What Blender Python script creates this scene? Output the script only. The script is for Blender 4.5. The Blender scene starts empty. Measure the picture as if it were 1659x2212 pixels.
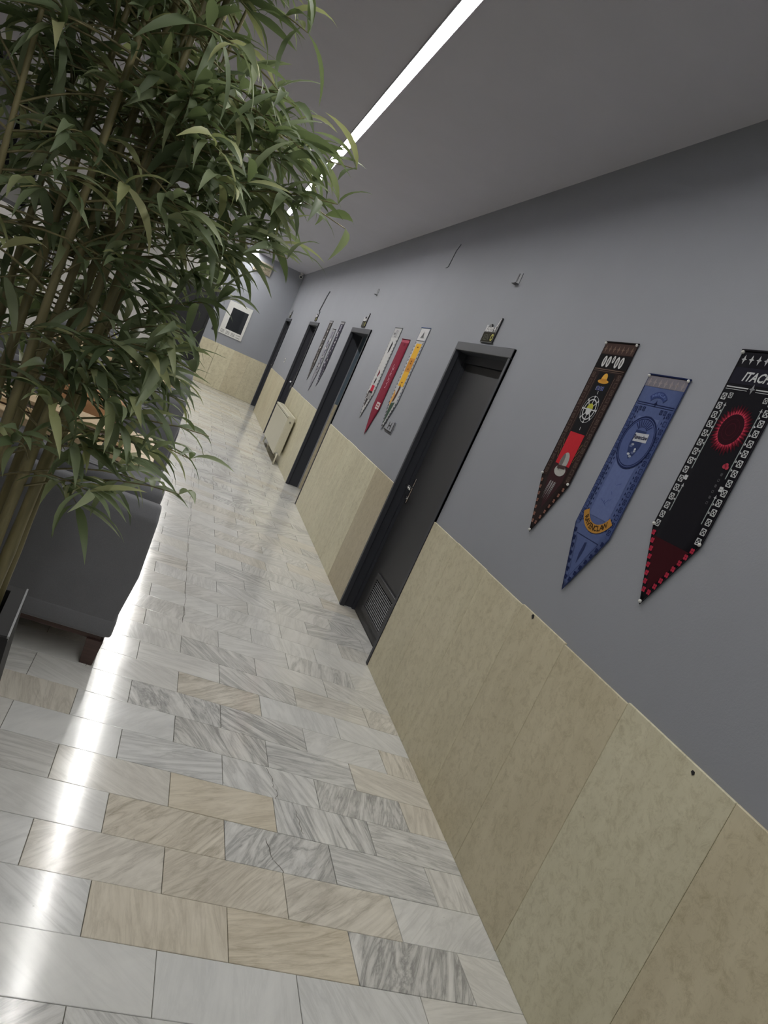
import bpy, bmesh, math, random
from mathutils import Vector, Matrix
R = random.Random(7)
C = bpy.context.scene.collection
sc = bpy.context.scene

# ------------------------------------------------------------------ camera, world, exposure
HC = 1.579                        # lens height over the floor
F_PX = 1606.56                    # focal length in pixels of the 1659 px wide frame
PITCH, YAW, ROLL = 0.150182459, 0.315570437, 0.428547687
def cam_matrix():
    cr, sr = math.cos(ROLL), math.sin(ROLL); cp, sp = math.cos(PITCH), math.sin(PITCH); ca, sa = math.cos(YAW), math.sin(YAW)
    B = Matrix(((1, 0, 0), (0, 0, -1), (0, 1, 0)))
    Yw = Matrix(((ca, -sa, 0), (sa, ca, 0), (0, 0, 1)))
    P = Matrix(((1, 0, 0), (0, cp, -sp), (0, sp, cp)))
    Rr = Matrix(((cr, -sr, 0), (sr, cr, 0), (0, 0, 1)))
    M = Rr @ P @ B @ Yw           # world -> (right, down, forward)
    r, d, f = M[0], M[1], M[2]
    return Matrix(((r[0], -d[0], -f[0], 0), (r[1], -d[1], -f[1], 0), (r[2], -d[2], -f[2], HC), (0, 0, 0, 1)))
cd = bpy.data.cameras.new('camera'); cam = bpy.data.objects.new('camera', cd); C.objects.link(cam)
cd.sensor_fit = 'HORIZONTAL'; cd.sensor_width = 36.0; cd.lens = F_PX / 1659 * 36.0; cd.clip_start = .05
cam.matrix_world = cam_matrix(); sc.camera = cam
w = bpy.data.worlds.new('world'); sc.world = w; w.use_nodes = True
w.node_tree.nodes['Background'].inputs[0].default_value = (.5, .52, .56, 1)
w.node_tree.nodes['Background'].inputs[1].default_value = 0.0
sc.view_settings.view_transform = 'Standard'; sc.view_settings.look = 'None'
sc.view_settings.gamma = 1; sc.view_settings.use_curve_mapping = False
sc.view_settings.exposure = 0.2
LED_FAR, LED_NEAR = 66.0, 46.0

# ------------------------------------------------------------------ materials
def lin(c):
    return tuple(((v / 255) / 12.92 if v / 255 <= .04045 else ((v / 255 + .055) / 1.055) ** 2.4) for v in c) + (1,)
class NT:
    def __init__(s, name):
        s.m = bpy.data.materials.new(name); s.m.use_nodes = True; s.t = s.m.node_tree; s.b = s.t.nodes['Principled BSDF']
    def n(s, kind, **kw):
        nd = s.t.nodes.new(kind)
        for k, v in kw.items():
            if k in nd.inputs.keys() if isinstance(k, str) else False: nd.inputs[k].default_value = v
            else: setattr(nd, k, v)
        return nd
    def l(s, a, b): s.t.links.new(a, b)
    def ramp(s, fac, stops):
        r = s.n('ShaderNodeValToRGB'); e = r.color_ramp.elements
        while len(e) < len(stops): e.new(.5)
        for el, (p, c) in zip(e, stops): el.position = p; el.color = c
        s.l(fac, r.inputs[0]); return r.outputs[0]
    def mix(s, fac, a, b, mode='MIX'):
        m = s.n('ShaderNodeMix', data_type='RGBA', blend_type=mode)
        for i, v in ((0, fac), (6, a), (7, b)):
            if hasattr(v, 'is_output'): s.l(v, m.inputs[i])
            else: m.inputs[i].default_value = v
        return m.outputs[2]
    def math(s, op, a, b=0.0, c=0.0):
        m = s.n('ShaderNodeMath', operation=op)
        for i, v in enumerate((a, b, c)):
            if hasattr(v, 'is_output'): s.l(v, m.inputs[i])
            else: m.inputs[i].default_value = v
        return m.outputs[0]
    def noise(s, vec, scale, detail=4, rough=.55, dist=0.0):
        n = s.n('ShaderNodeTexNoise'); n.inputs['Scale'].default_value = scale; n.inputs['Detail'].default_value = detail
        n.inputs['Roughness'].default_value = rough; n.inputs['Distortion'].default_value = dist
        if vec is not None: s.l(vec, n.inputs['Vector'])
        return n.outputs[0]
    def bump(s, h, strength, dist=.002):
        b = s.n('ShaderNodeBump'); b.inputs['Strength'].default_value = strength; b.inputs['Distance'].default_value = dist
        s.l(h, b.inputs['Height']); s.l(b.outputs[0], s.b.inputs['Normal'])
MATS = {}
def flat(name, col, rough=.6, metal=0.0, spec=.5):
    """a plain surface with a little tonal grain"""
    if name in MATS: return MATS[name]
    k = NT(name); g = k.n('ShaderNodeNewGeometry').outputs['Position']
    f = k.noise(g, 60, 3)
    c = lin(col); lo = tuple(v * .88 for v in c[:3]) + (1,); hi = tuple(min(1, v * 1.12) for v in c[:3]) + (1,)
    k.l(k.mix(f, lo, hi), k.b.inputs['Base Color'])
    k.b.inputs['Roughness'].default_value = rough; k.b.inputs['Metallic'].default_value = metal
    k.b.inputs['Specular IOR Level'].default_value = spec
    MATS[name] = k.m; return k.m
def paint(name, col, rough=.7, bump=.25):
    k = NT(name); g = k.n('ShaderNodeNewGeometry').outputs['Position']
    big = k.noise(g, 1.6, 5, .6); fine = k.noise(g, 140, 3, .6)
    c = lin(col); a = tuple(v * .93 for v in c[:3]) + (1,); b = tuple(v * 1.07 for v in c[:3]) + (1,)
    col1 = k.mix(big, a, b)
    k.l(col1, k.b.inputs['Base Color']); k.b.inputs['Roughness'].default_value = rough
    k.bump(fine, bump, .0015); MATS[name] = k.m; return k.m
def fabric(name, col):
    k = NT(name); g = k.n('ShaderNodeNewGeometry').outputs['Position']
    f = k.noise(g, 420, 2, .7); b = k.noise(g, 9, 4)
    c = lin(col); a = tuple(v * .7 for v in c[:3]) + (1,); h = tuple(v * 1.3 for v in c[:3]) + (1,)
    k.l(k.mix(.3, k.mix(f, a, h), k.mix(b, a, h)), k.b.inputs['Base Color'])
    k.b.inputs['Roughness'].default_value = .95; k.b.inputs['Specular IOR Level'].default_value = .15
    k.b.inputs['Sheen Weight'].default_value = .25
    k.bump(f, .5, .001); MATS[name] = k.m; return k.m
def wood(name, dark, light, scale=6, rough=.45):
    k = NT(name); g = k.n('ShaderNodeTexCoord').outputs['Object']
    mp = k.n('ShaderNodeMapping'); mp.inputs['Scale'].default_value = (1.2, 14, 14); k.l(g, mp.inputs[0])
    f = k.noise(mp.outputs[0], scale, 5, .6, .6)
    k.l(k.ramp(f, [(.3, lin(dark)), (.7, lin(light))]), k.b.inputs['Base Color']); k.b.inputs['Roughness'].default_value = rough
    MATS[name] = k.m; return k.m
def marble():
    """polished floor marble; the corner colour 'tone' holds (beige, vein strength, seed)"""
    k = NT('marble'); pos = k.n('ShaderNodeNewGeometry').outputs['Position']
    at = k.n('ShaderNodeAttribute', attribute_name='tone'); sp = k.n('ShaderNodeSeparateColor'); k.l(at.outputs['Color'], sp.inputs[0])
    beige, vein, seed = sp.outputs[0], sp.outputs[1], sp.outputs[2]
    rot = k.n('ShaderNodeVectorRotate', rotation_type='Z_AXIS'); k.l(pos, rot.inputs['Vector'])
    k.l(k.math('MULTIPLY', seed, 3.1), rot.inputs['Angle'])
    cb = k.n('ShaderNodeCombineXYZ'); k.l(k.math('MULTIPLY', seed, 57.0), cb.inputs[0]); k.l(k.math('MULTIPLY', seed, 131.0), cb.inputs[1]); k.l(k.math('MULTIPLY', seed, 23.0), cb.inputs[2])
    ad = k.n('ShaderNodeVectorMath', operation='ADD'); k.l(rot.outputs[0], ad.inputs[0]); k.l(cb.outputs[0], ad.inputs[1])
    mp = k.n('ShaderNodeMapping'); mp.inputs['Scale'].default_value = (.8, 5.2, 1.0); k.l(ad.outputs[0], mp.inputs[0])
    cloud = k.noise(ad.outputs[0], 4.5, 5, .6, .6); streak = k.noise(mp.outputs[0], 2.3, 7, .62, 1.3)
    fine = k.noise(mp.outputs[0], 8, 6, .7, .8)
    # base: white-grey to beige
    white = k.mix(cloud, lin((200, 201, 200)), lin((236, 236, 232)))
    tan = k.mix(cloud, lin((204, 194, 172)), lin((230, 222, 204)))
    base = k.mix(beige, white, tan)
    vfac = k.ramp(k.math('ABSOLUTE', k.math('SUBTRACT', streak, .5)), [(0.0, (1, 1, 1, 1)), (.045, (.42, .42, .42, 1)), (.13, (0, 0, 0, 1))])
    v2 = k.ramp(fine, [(.47, (0, 0, 0, 1)), (.72, (1, 1, 1, 1))])
    vv = k.math('MULTIPLY', k.math('ADD', k.math('MULTIPLY', vfac, .75), k.math('MULTIPLY', v2, k.math('MULTIPLY_ADD', beige, .45, .42))), vein)
    veincol = k.mix(beige, lin((140, 141, 140)), lin((150, 138, 114)))
    col = k.mix(k.math('MINIMUM', vv, .9), base, veincol)
    # small dark pits
    pit = k.n('ShaderNodeTexVoronoi'); pit.inputs['Scale'].default_value = 9.0; k.l(ad.outputs[0], pit.inputs['Vector'])
    pf = k.ramp(pit.outputs['Distance'], [(0.0, (1, 1, 1, 1)), (.035, (0, 0, 0, 1))])
    col = k.mix(k.math('MULTIPLY', pf, .55), col, lin((80, 76, 66)))
    k.l(col, k.b.inputs['Base Color'])
    rr = k.ramp(k.noise(pos, 7, 4), [(.3, (.105,) * 3 + (1,)), (.75, (.17,) * 3 + (1,))])
    k.l(rr, k.b.inputs['Roughness']); k.b.inputs['IOR'].default_value = 1.52
    k.bump(k.noise(pos, 22, 3), .05, .002)
    MATS['marble'] = k.m; return k.m
def travertine():
    """wainscot stone; the corner colour 'tone' holds (warm, brightness, seed)"""
    k = NT('travertine'); pos = k.n('ShaderNodeNewGeometry').outputs['Position']
    at = k.n('ShaderNodeAttribute', attribute_name='tone'); sp = k.n('ShaderNodeSeparateColor'); k.l(at.outputs['Color'], sp.inputs[0])
    warm, bright, seed = sp.outputs[0], sp.outputs[1], sp.outputs[2]
    cb = k.n('ShaderNodeCombineXYZ')
    for i in range(3): k.l(k.math('MULTIPLY', seed, (41.0, 83.0, 29.0)[i]), cb.inputs[i])
    ad = k.n('ShaderNodeVectorMath', operation='ADD'); k.l(pos, ad.inputs[0]); k.l(cb.outputs[0], ad.inputs[1])
    mp = k.n('ShaderNodeMapping'); mp.inputs['Scale'].default_value = (6, 6, 1.1); k.l(ad.outputs[0], mp.inputs[0])
    grain = k.noise(mp.outputs[0], 1.5, 6, .65, .4); cloud = k.noise(ad.outputs[0], 3.2, 5, .62, .5); fine = k.noise(ad.outputs[0], 22, 8, .85, .5)
    green = k.mix(cloud, lin((202, 199, 172)), lin((228, 224, 200)))
    brown = k.mix(cloud, lin((198, 186, 156)), lin((222, 211, 182)))
    col = k.mix(warm, green, brown)
    g2 = k.ramp(grain, [(.32, (.92, .91, .88, 1)), (.62, (1.03, 1.03, 1.02, 1))])
    col = k.mix(1.0, col, g2, 'MULTIPLY')
    f2 = k.ramp(fine, [(.34, (.66, .63, .55, 1)), (.52, (1, 1, 1, 1))])
    col = k.mix(.72, col, k.mix(1.0, col, f2, 'MULTIPLY'))
    pit = k.n('ShaderNodeTexVoronoi'); pit.inputs['Scale'].default_value = 16; k.l(ad.outputs[0], pit.inputs['Vector'])
    pf = k.ramp(pit.outputs['Distance'], [(0.0, (1, 1, 1, 1)), (.05, (0, 0, 0, 1))])
    col = k.mix(k.math('MULTIPLY', pf, .6), col, lin((84, 74, 52)))
    br = k.n('ShaderNodeCombineXYZ')
    for i in range(3): k.l(bright, br.inputs[i])
    col = k.mix(1.0, col, br.outputs[0], 'MULTIPLY')
    k.l(col, k.b.inputs['Base Color']); k.b.inputs['Roughness'].default_value = .42
    k.bump(fine, .18, .0015)
    MATS['travertine'] = k.m; return k.m
def leafmat():
    k = NT('leaf'); oi = k.n('ShaderNodeObjectInfo').outputs['Random']; isl = k.n('ShaderNodeNewGeometry').outputs['Random Per Island']
    r = k.math('FRACT', k.math('ADD', oi, isl))
    col = k.ramp(r, [(0, lin((94, 108, 80))), (.45, lin((128, 142, 110))), (.8, lin((154, 165, 132))), (.95, lin((178, 182, 132))), (1, lin((190, 190, 144)))])
    k.l(col, k.b.inputs['Base Color']); k.b.inputs['Roughness'].default_value = .5; k.b.inputs['Specular IOR Level'].default_value = .4
    tr = k.n('ShaderNodeBsdfTranslucent'); k.l(k.mix(.35, col, lin((130, 150, 60))), tr.inputs[0])
    mx = k.n('ShaderNodeMixShader'); mx.inputs[0].default_value = .38
    k.l(k.b.outputs[0], mx.inputs[1]); k.l(tr.outputs[0], mx.inputs[2]); k.l(mx.outputs[0], k.t.nodes['Material Output'].inputs[0])
    MATS['leaf'] = k.m; return k.m
def culmmat():
    k = NT('culm'); g = k.n('ShaderNodeTexCoord').outputs['Object']
    mp = k.n('ShaderNodeMapping'); mp.inputs['Scale'].default_value = (40, 40, 4); k.l(g, mp.inputs[0])
    f = k.noise(mp.outputs[0], 1.0, 4)
    k.l(k.ramp(f, [(.3, lin((104, 98, 68))), (.7, lin((156, 146, 106)))]), k.b.inputs['Base Color']); k.b.inputs['Roughness'].default_value = .42
    MATS['culm'] = k.m; return k.m
def emit(name, col, s):
    k = NT(name); k.b.inputs['Base Color'].default_value = (1, 1, 1, 1); k.b.inputs['Emission Color'].default_value = col; k.b.inputs['Emission Strength'].default_value = s
    MATS[name] = k.m; return k.m
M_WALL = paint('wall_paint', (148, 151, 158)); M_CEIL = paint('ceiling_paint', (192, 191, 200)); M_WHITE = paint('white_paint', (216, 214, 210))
M_MARBLE = marble(); M_TRAV = travertine(); M_LEAF = leafmat(); M_CULM = culmmat()
M_GROUT = flat('grout', (92, 88, 78), .9)
M_JAMB = flat('door_frame_paint', (56, 58, 65), .5); M_LINTEL = flat('fitting_grey', (104, 108, 113), .45)
M_DOOR = flat('door_leaf_paint', (58, 58, 60), .5); M_BLACK = flat('black_paint', (22, 23, 26), .45)
M_CHROME = flat('chrome', (200, 200, 202), .18, 1.0); M_ALU = flat('aluminium', (168, 170, 172), .35, 1.0)
M_SOFA = fabric('grey_fabric', (114, 115, 119)); M_TAN = fabric('tan_fabric', (190, 142, 100))
M_LEG = wood('reddish_wood', (68, 50, 45), (88, 66, 60)); M_TOP = wood('light_wood', (196, 168, 128), (226, 204, 168)); M_DARKWOOD = wood('dark_wood', (36, 24, 16), (60, 42, 28))
M_PLANTER = flat('planter_grey', (44, 44, 45), .6, 0, .25); M_SOIL = flat('soil', (24, 21, 18), 1)
M_RAD = flat('radiator_enamel', (206, 202, 182), .35); M_PLASTIC = flat('white_plastic', (214, 214, 210), .4)
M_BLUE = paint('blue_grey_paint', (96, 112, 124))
M_GLASSD = flat('dark_glass', (14, 15, 17), .04, 0, .9)

# ------------------------------------------------------------------ mesh helpers
def link(name, me, mat=None, parent=None):
    o = bpy.data.objects.new(name, me); C.objects.link(o)
    if mat is not None and not me.materials: me.materials.append(mat)
    if parent is not None: o.parent = parent
    return o
def bm_obj(name, bm, mat, parent=None, smooth=False):
    me = bpy.data.meshes.new(name); bmesh.ops.recalc_face_normals(bm, faces=bm.faces); bm.to_mesh(me); bm.free()
    if smooth:
        for p in me.polygons: p.use_smooth = True
    return link(name, me, mat, parent)
def box(bm, x0, x1, y0, y1, z0, z1, bev=0.0, seg=1):
    r = bmesh.ops.create_cube(bm, size=1); vs = r['verts']
    for v in vs: v.co = Vector((x0 + (v.co.x + .5) * (x1 - x0), y0 + (v.co.y + .5) * (y1 - y0), z0 + (v.co.z + .5) * (z1 - z0)))
    if bev:
        es = list({e for v in vs for e in v.link_edges}); bmesh.ops.bevel(bm, geom=es, offset=bev, segments=seg, affect='EDGES', profile=.5)
def boxo(name, x0, x1, y0, y1, z0, z1, mat, parent=None, bev=0.0, seg=1, smooth=False):
    bm = bmesh.new(); box(bm, x0, x1, y0, y1, z0, z1, bev, seg); return bm_obj(name, bm, mat, parent, smooth)
def tube(bm, pts, rad, n=8, cap=True):
    rings = []
    for i, p in enumerate(pts):
        p = Vector(p); a = Vector(pts[max(0, i - 1)]); b = Vector(pts[min(len(pts) - 1, i + 1)]); t = (b - a).normalized()
        u = t.cross(Vector((0, 0, 1)));  u = t.cross(Vector((1, 0, 0))) if u.length < 1e-3 else u
        u.normalize(); v = t.cross(u); r = rad[i] if isinstance(rad, (list, tuple)) else rad
        rings.append([bm.verts.new(p + u * math.cos(2 * math.pi * k / n) * r + v * math.sin(2 * math.pi * k / n) * r) for k in range(n)])
    for a, b in zip(rings, rings[1:]):
        for k in range(n): bm.faces.new((a[k], a[(k + 1) % n], b[(k + 1) % n], b[k]))
    if cap: bm.faces.new(rings[0][::-1]); bm.faces.new(rings[-1])
def prism(bm, pts, axis, a, b):
    """extrude a 2-D outline along axis 'x' | 'y' | 'z' from a to b"""
    def at(p, h): return {'x': (h, p[0], p[1]), 'y': (p[0], h, p[1]), 'z': (p[0], p[1], h)}[axis]
    A = [bm.verts.new(at(p, a)) for p in pts]; Bv = [bm.verts.new(at(p, b)) for p in pts]
    n = len(pts); bm.faces.new(A); bm.faces.new(Bv[::-1])
    for i in range(n): bm.faces.new((A[i], Bv[i], Bv[(i + 1) % n], A[(i + 1) % n]))
def disc_lathe(bm, prof, cx, cy, n=20):
    rings = [[bm.verts.new((cx + r * math.cos(2 * math.pi * k / n), cy + r * math.sin(2 * math.pi * k / n), z)) for k in range(n)] for r, z in prof]
    for a, b in zip(rings, rings[1:]):
        for k in range(n): bm.faces.new((a[k], a[(k + 1) % n], b[(k + 1) % n], b[k]))
    bm.faces.new(rings[0][::-1]); bm.faces.new(rings[-1])
def tag(o, label, cat, group=None):
    o['label'] = label; o['category'] = cat
    if group: o['group'] = group
    return o
def struct(o, label=None, cat=None):
    o['kind'] = 'structure'
    if label: o['label'] = label
    if cat: o['category'] = cat
    return o
def thing(name, label, cat, loc, group=None):
    o = bpy.data.objects.new(name, None); C.objects.link(o); o.location = loc; o.empty_display_size = .1
    return tag(o, label, cat, group)
def tone_attr(me, tone):
    a = me.color_attributes.new('tone', 'FLOAT_COLOR', 'CORNER'); flatv = list(tone) + [1.0]
    a.data.foreach_set('color', flatv * len(a.data))

# ------------------------------------------------------------------ room shell
XW = 1.66; XL = -2.6; YB = -2.6; YF = 17.3; H = 3.124; WH = .99; DH = 2.088
DOORS = [(4.09, 5.115), (8.08, 9.17), (12.07, 13.16), (16.15, 17.19)]
fl = boxo('floor', XL, 4.2, YB, YF, -.06, -.004, M_GROUT); struct(fl, 'pale marble tiled corridor floor', 'floor')
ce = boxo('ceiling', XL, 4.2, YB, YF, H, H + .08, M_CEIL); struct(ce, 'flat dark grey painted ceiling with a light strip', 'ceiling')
bm = bmesh.new(); y = YB
for a, b in DOORS:
    box(bm, XW, XW + .16, y, a, 0, H); box(bm, XW, XW + .16, a, b, DH, H); y = b
box(bm, XW, XW + .16, y, YF, 0, H)
wr = bm_obj('wall_right', bm, M_WALL); struct(wr, 'grey painted wall above a beige stone wainscot', 'wall')
wf = boxo('wall_back', -.1 + .22, 4.2, YF, YF + .12, 0, H, M_WALL); struct(wf, 'grey end wall above beige stone at the end of the corridor', 'wall')
bm = bmesh.new(); box(bm, XL, -.72, YF, YF + .12, 0, H); box(bm, -.72, .12, YF, YF + .12, 2.12, H)
wf2 = bm_obj('wall_far', bm, M_WHITE); struct(wf2, 'white painted end wall behind the bamboo', 'wall')
# left wall with a long dark window band
bm = bmesh.new()
box(bm, XL - .12, XL, YB, YF, 0, 1.72); box(bm, XL - .12, XL, 11.4, YF, 1.72, H); box(bm, XL - .12, XL, YB, 11.4, 3.02, H); box(bm, XL - .12, XL, YB, 1.0, 1.72, 3.02)
wl = bm_obj('wall_left', bm, M_WHITE); struct(wl, 'white painted wall below a dark window band', 'wall')
boxc = boxo('wall_front', XL, 4.2, YB - .1, YB, 0, H, M_WALL); struct(boxc, 'grey wall closing the corridor', 'wall')
for i in range(4):
    y0 = 1.0 + i * 2.6; wn = bpy.data.objects.new('window_%d' % (i + 1), None); C.objects.link(wn); wn.location = (XL - .05, y0 + 1.3, 1.72); struct(wn, 'dark night window in black frame', 'window')
    bm = bmesh.new()
    for (a, b, c, d) in ((-1.3, 1.3, 0, .05), (-1.3, 1.3, 1.25, 1.3), (-1.3, -1.25, .05, 1.25), (1.25, 1.3, .05, 1.25), (-.025, .025, .05, 1.25)): box(bm, -.04, .04, a, b, c, d)
    bm_obj('window_frame', bm, M_BLACK, wn)
    for a, b in ((-1.25, -.025), (.025, 1.25)): boxo('pane', -.006, .006, a, b, .05, 1.25, M_GLASSD, wn)
# panelled slot and sill on the left wall
ps = thing('wall_cabinet', 'grey wall panel with black slot and sill on white wall', 'panel', (XL + .02, 13.9, 1.0))
boxo('sill', -.02, .05, -.5, .75, .02, .10, flat('panel_grey', (120, 120, 122), .6), ps, .004)
boxo('slot', -.019, .004, -.28, -.10, .12, 1.0, M_BLACK, ps); boxo('side_panel', -.019, .02, .12, .62, .12, 1.0, MATS['panel_grey'], ps, .004)
# the short passage behind the second opening
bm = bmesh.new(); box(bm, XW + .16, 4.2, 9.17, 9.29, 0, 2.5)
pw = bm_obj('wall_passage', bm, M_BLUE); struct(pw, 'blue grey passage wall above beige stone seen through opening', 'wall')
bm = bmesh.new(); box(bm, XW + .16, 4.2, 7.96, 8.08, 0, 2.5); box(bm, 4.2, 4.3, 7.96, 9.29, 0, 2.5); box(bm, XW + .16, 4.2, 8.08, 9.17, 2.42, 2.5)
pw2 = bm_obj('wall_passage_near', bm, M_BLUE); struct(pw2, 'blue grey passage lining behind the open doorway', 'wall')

# floor tiles: 40 x 20 cm running bond
TONES = {}   # (row, column start) -> (beige, vein), read for the nearest rows
def tset(row, xs, vals):
    for x, v in zip(xs, vals): TONES[(row, x)] = v
tset(0, (8, 48, 88, 128), ((.05, .12), (.0, .15), (.0, .3), (.25, .3)))
tset(1, (-12, 28, 68, 108, 148), ((.0, .35), (.85, .35), (1.0, .45), (.1, 1.0), (.2, .3)))
tset(2, (8, 48, 88, 128), ((.55, .5), (.75, .5), (.6, .55), (.05, .3)))
tset(3, (-12, 28, 68, 108, 148), ((.1, .2), (.8, .6), (.1, .85), (.05, .7), (.2, .5)))
tset(4, (8, 48, 88, 128), ((.4, .3), (.95, .35), (.05, .95), (.1, .7)))
tset(5, (-12, 28, 68, 108, 148), ((.0, .1), (.0, .6), (.05, .55), (.1, .9), (.6, .4)))
tset(6, (8, 48, 88, 128), ((.0, .2), (.15, .9), (.05, .7), (.5, .4)))
tiles = []
PITCHY = .2; Y00 = 1.48; GAP = .0009
for row in range(-20, 80):
    y0 = Y00 + row * PITCHY; y1 = y0 + PITCHY
    if y1 > YF: y1 = YF
    if y0 >= YF - .02: break
    off = .08 if row % 2 == 0 else .28
    x = off - .4 * 8
    while x < 1.78:
        x0, x1 = max(x, XL), min(x + .4, 1.80)
        if x1 - x0 > .03:
            t = TONES.get((row, round(x * 100)))
            tr = random.Random(row * 977 + round(x * 100))
            if t is None:
                q = tr.random(); t = ((tr.random() * .2, .15 + tr.random() * .5) if q < .6 else (.35 + tr.random() * .5, .2 + tr.random() * .5)) if q < .85 else (.1, .9)
                if row > 8: t = (t[0] * .55 + .1, t[1] * .8)
            tiles.append((x0 + GAP, x1 - GAP, y0 + GAP, y1 - GAP, (t[0], t[1], tr.random()), tr.uniform(-.0004, .0004)))
        x += .4
def tile_geo(bm, x0, x1, y0, y1, dz):
    z = dz; e = .0012
    b = [bm.verts.new(p) for p in ((x0, y0, -.02), (x1, y0, -.02), (x1, y1, -.02), (x0, y1, -.02))]
    m = [bm.verts.new(p) for p in ((x0, y0, z - e), (x1, y0, z - e), (x1, y1, z - e), (x0, y1, z - e))]
    t = [bm.verts.new(p) for p in ((x0 + e, y0 + e, z), (x1 - e, y0 + e, z), (x1 - e, y1 - e, z), (x0 + e, y1 - e, z))]
    fs = [bm.faces.new(t)]
    for A, Bq in ((b, m), (m, t)):
        for i in range(4): fs.append(bm.faces.new((A[i], A[(i + 1) % 4], Bq[(i + 1) % 4], Bq[i])))
    return fs
def seen(t):
    cx, cy = (t[0] + t[1]) / 2, (t[2] + t[3]) / 2
    if cy < 1.2 or cx < -.5: return 1e9
    if cx < .05 and cy > 3.2: return 1e6 + cy
    return cy
tiles.sort(key=seen)
for t in tiles[:300]:
    bm = bmesh.new(); tile_geo(bm, *t[:4], t[5]); o = bm_obj('tile', bm, M_MARBLE, fl); tone_attr(o.data, t[4])
bm = bmesh.new(); lay = bm.loops.layers.float_color.new('tone')
for t in tiles[300:]:
    for f in tile_geo(bm, *t[:4], t[5]):
        for lp in f.loops: lp[lay] = (*t[4], 1)
rest = bm_obj('tile_field', bm, M_MARBLE, fl); rest['kind'] = 'stuff'
# passage floor tiles simply run on as one slab
bm = bmesh.new(); lay = bm.loops.layers.float_color.new('tone')
for i in range(5):
    for j in range(6):
        for f in tile_geo(bm, 1.65 + j * .4 + GAP, 2.05 + j * .4 - GAP, 8.09 + i * .216 + GAP, 8.306 + i * .216 - GAP, 0):
            for lp in f.loops: lp[lay] = (.2, .4, R.random(), 1)
o = bm_obj('passage_tile_field', bm, M_MARBLE, fl); o['kind'] = 'stuff'

# hairline cracks in the tiles
for pts in ([(.462, 8.19), (.451, 7.257), (.486, 6.887), (.45, 6.519), (.483, 6.171), (.46, 5.789), (.474, 4.995), (.483, 4.542), (.487, 4.085), (.479, 3.848)],
            [(.874, 2.669), (.885, 2.604), (.888, 2.55), (.901, 2.52), (.889, 2.475)], [(.837, 2.232), (.842, 2.145), (.862, 2.116), (.882, 2.078)], [(.972, 2.433), (.978, 2.36), (.984, 2.305)]):
    P_ = []
    for (xa, ya), (xb, yb_) in zip(pts, pts[1:]):
        for i in range(4): P_.append((xa + (xb - xa) * i / 4 + R.uniform(-.006, .006), ya + (yb_ - ya) * i / 4))
    P_.append(pts[-1]); bm = bmesh.new(); hw_ = [.0006 + .0008 * R.random() for _ in P_]
    A = [bm.verts.new((x - h_, y, .0007)) for (x, y), h_ in zip(P_, hw_)]; Bq = [bm.verts.new((x + h_, y, .0007)) for (x, y), h_ in zip(P_, hw_)]
    for i in range(len(P_) - 1): bm.faces.new((A[i], Bq[i], Bq[i + 1], A[i + 1]))
    bm_obj('crack', bm, M_GROUT, fl)

# wainscot stone panels
def panel(parent, x0, x1, y0, y1, z1, tone, axis='x'):
    bm = bmesh.new(); e = .0008
    if axis == 'x': box(bm, x0, x1, y0 + e, y1 - e, 0, z1, .0015)
    else: box(bm, x0 + e, x1 - e, y0, y1, 0, z1, .0015)
    o = bm_obj('stone_panel', bm, M_TRAV, parent); tone_attr(o.data, tone); return o
def run(cuts, tones):
    for a, b, t in zip(cuts, cuts[1:], tones): panel(wr, XW - .011, XW, a, b, WH + R.uniform(-.004, .004), (t[0], t[1], R.random()))
run([YB, -1.6, -.6, .4, .9, 1.40, 1.92, 2.37, 2.77, 3.22, 3.66, 4.09], [(.5, 1.0)] * 4 + [(.75, .98), (.22, 1.02), (.72, .98), (.68, .98), (.6, 1.0), (.55, 1.0), (.5, 1.0)])
run([5.115, 5.70, 6.14, 6.58, 7.0, 7.5, 8.08], [(1.0, .78), (.25, 1.05), (.3, 1.0), (.2, 1.06), (.35, 1.02), (.3, 1.02)])
run([9.17, 9.7, 10.3, 10.9, 11.5, 12.07], [(.3, 1.0), (.3, 1.04), (.2, 1.0), (.3, 1.0), (.35, .98)])
run([13.16, 13.7, 14.3, 15.0, 15.6, 16.15], [(.6, .98), (.5, 1.0), (.7, .97), (.5, 1), (.6, 1)])
for i, x in enumerate((.13, .5, .88, 1.26)):
    panel(wf, x, min(x + .38, 1.648) if i < 3 else 1.648, YF - .011, YF, WH - .02, ((.5, .4, .65, .5)[i], (1.0, 1.04, .98, 1.0)[i], R.random()), 'y')
for i in range(4): panel(pw, XW + .16 + i * .6, XW + .16 + (i + 1) * .6 if i < 3 else 4.19, 9.159, 9.17, 1.15, ((.9, .6, .8, .7)[i], 1.0, R.random()), 'y')

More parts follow.
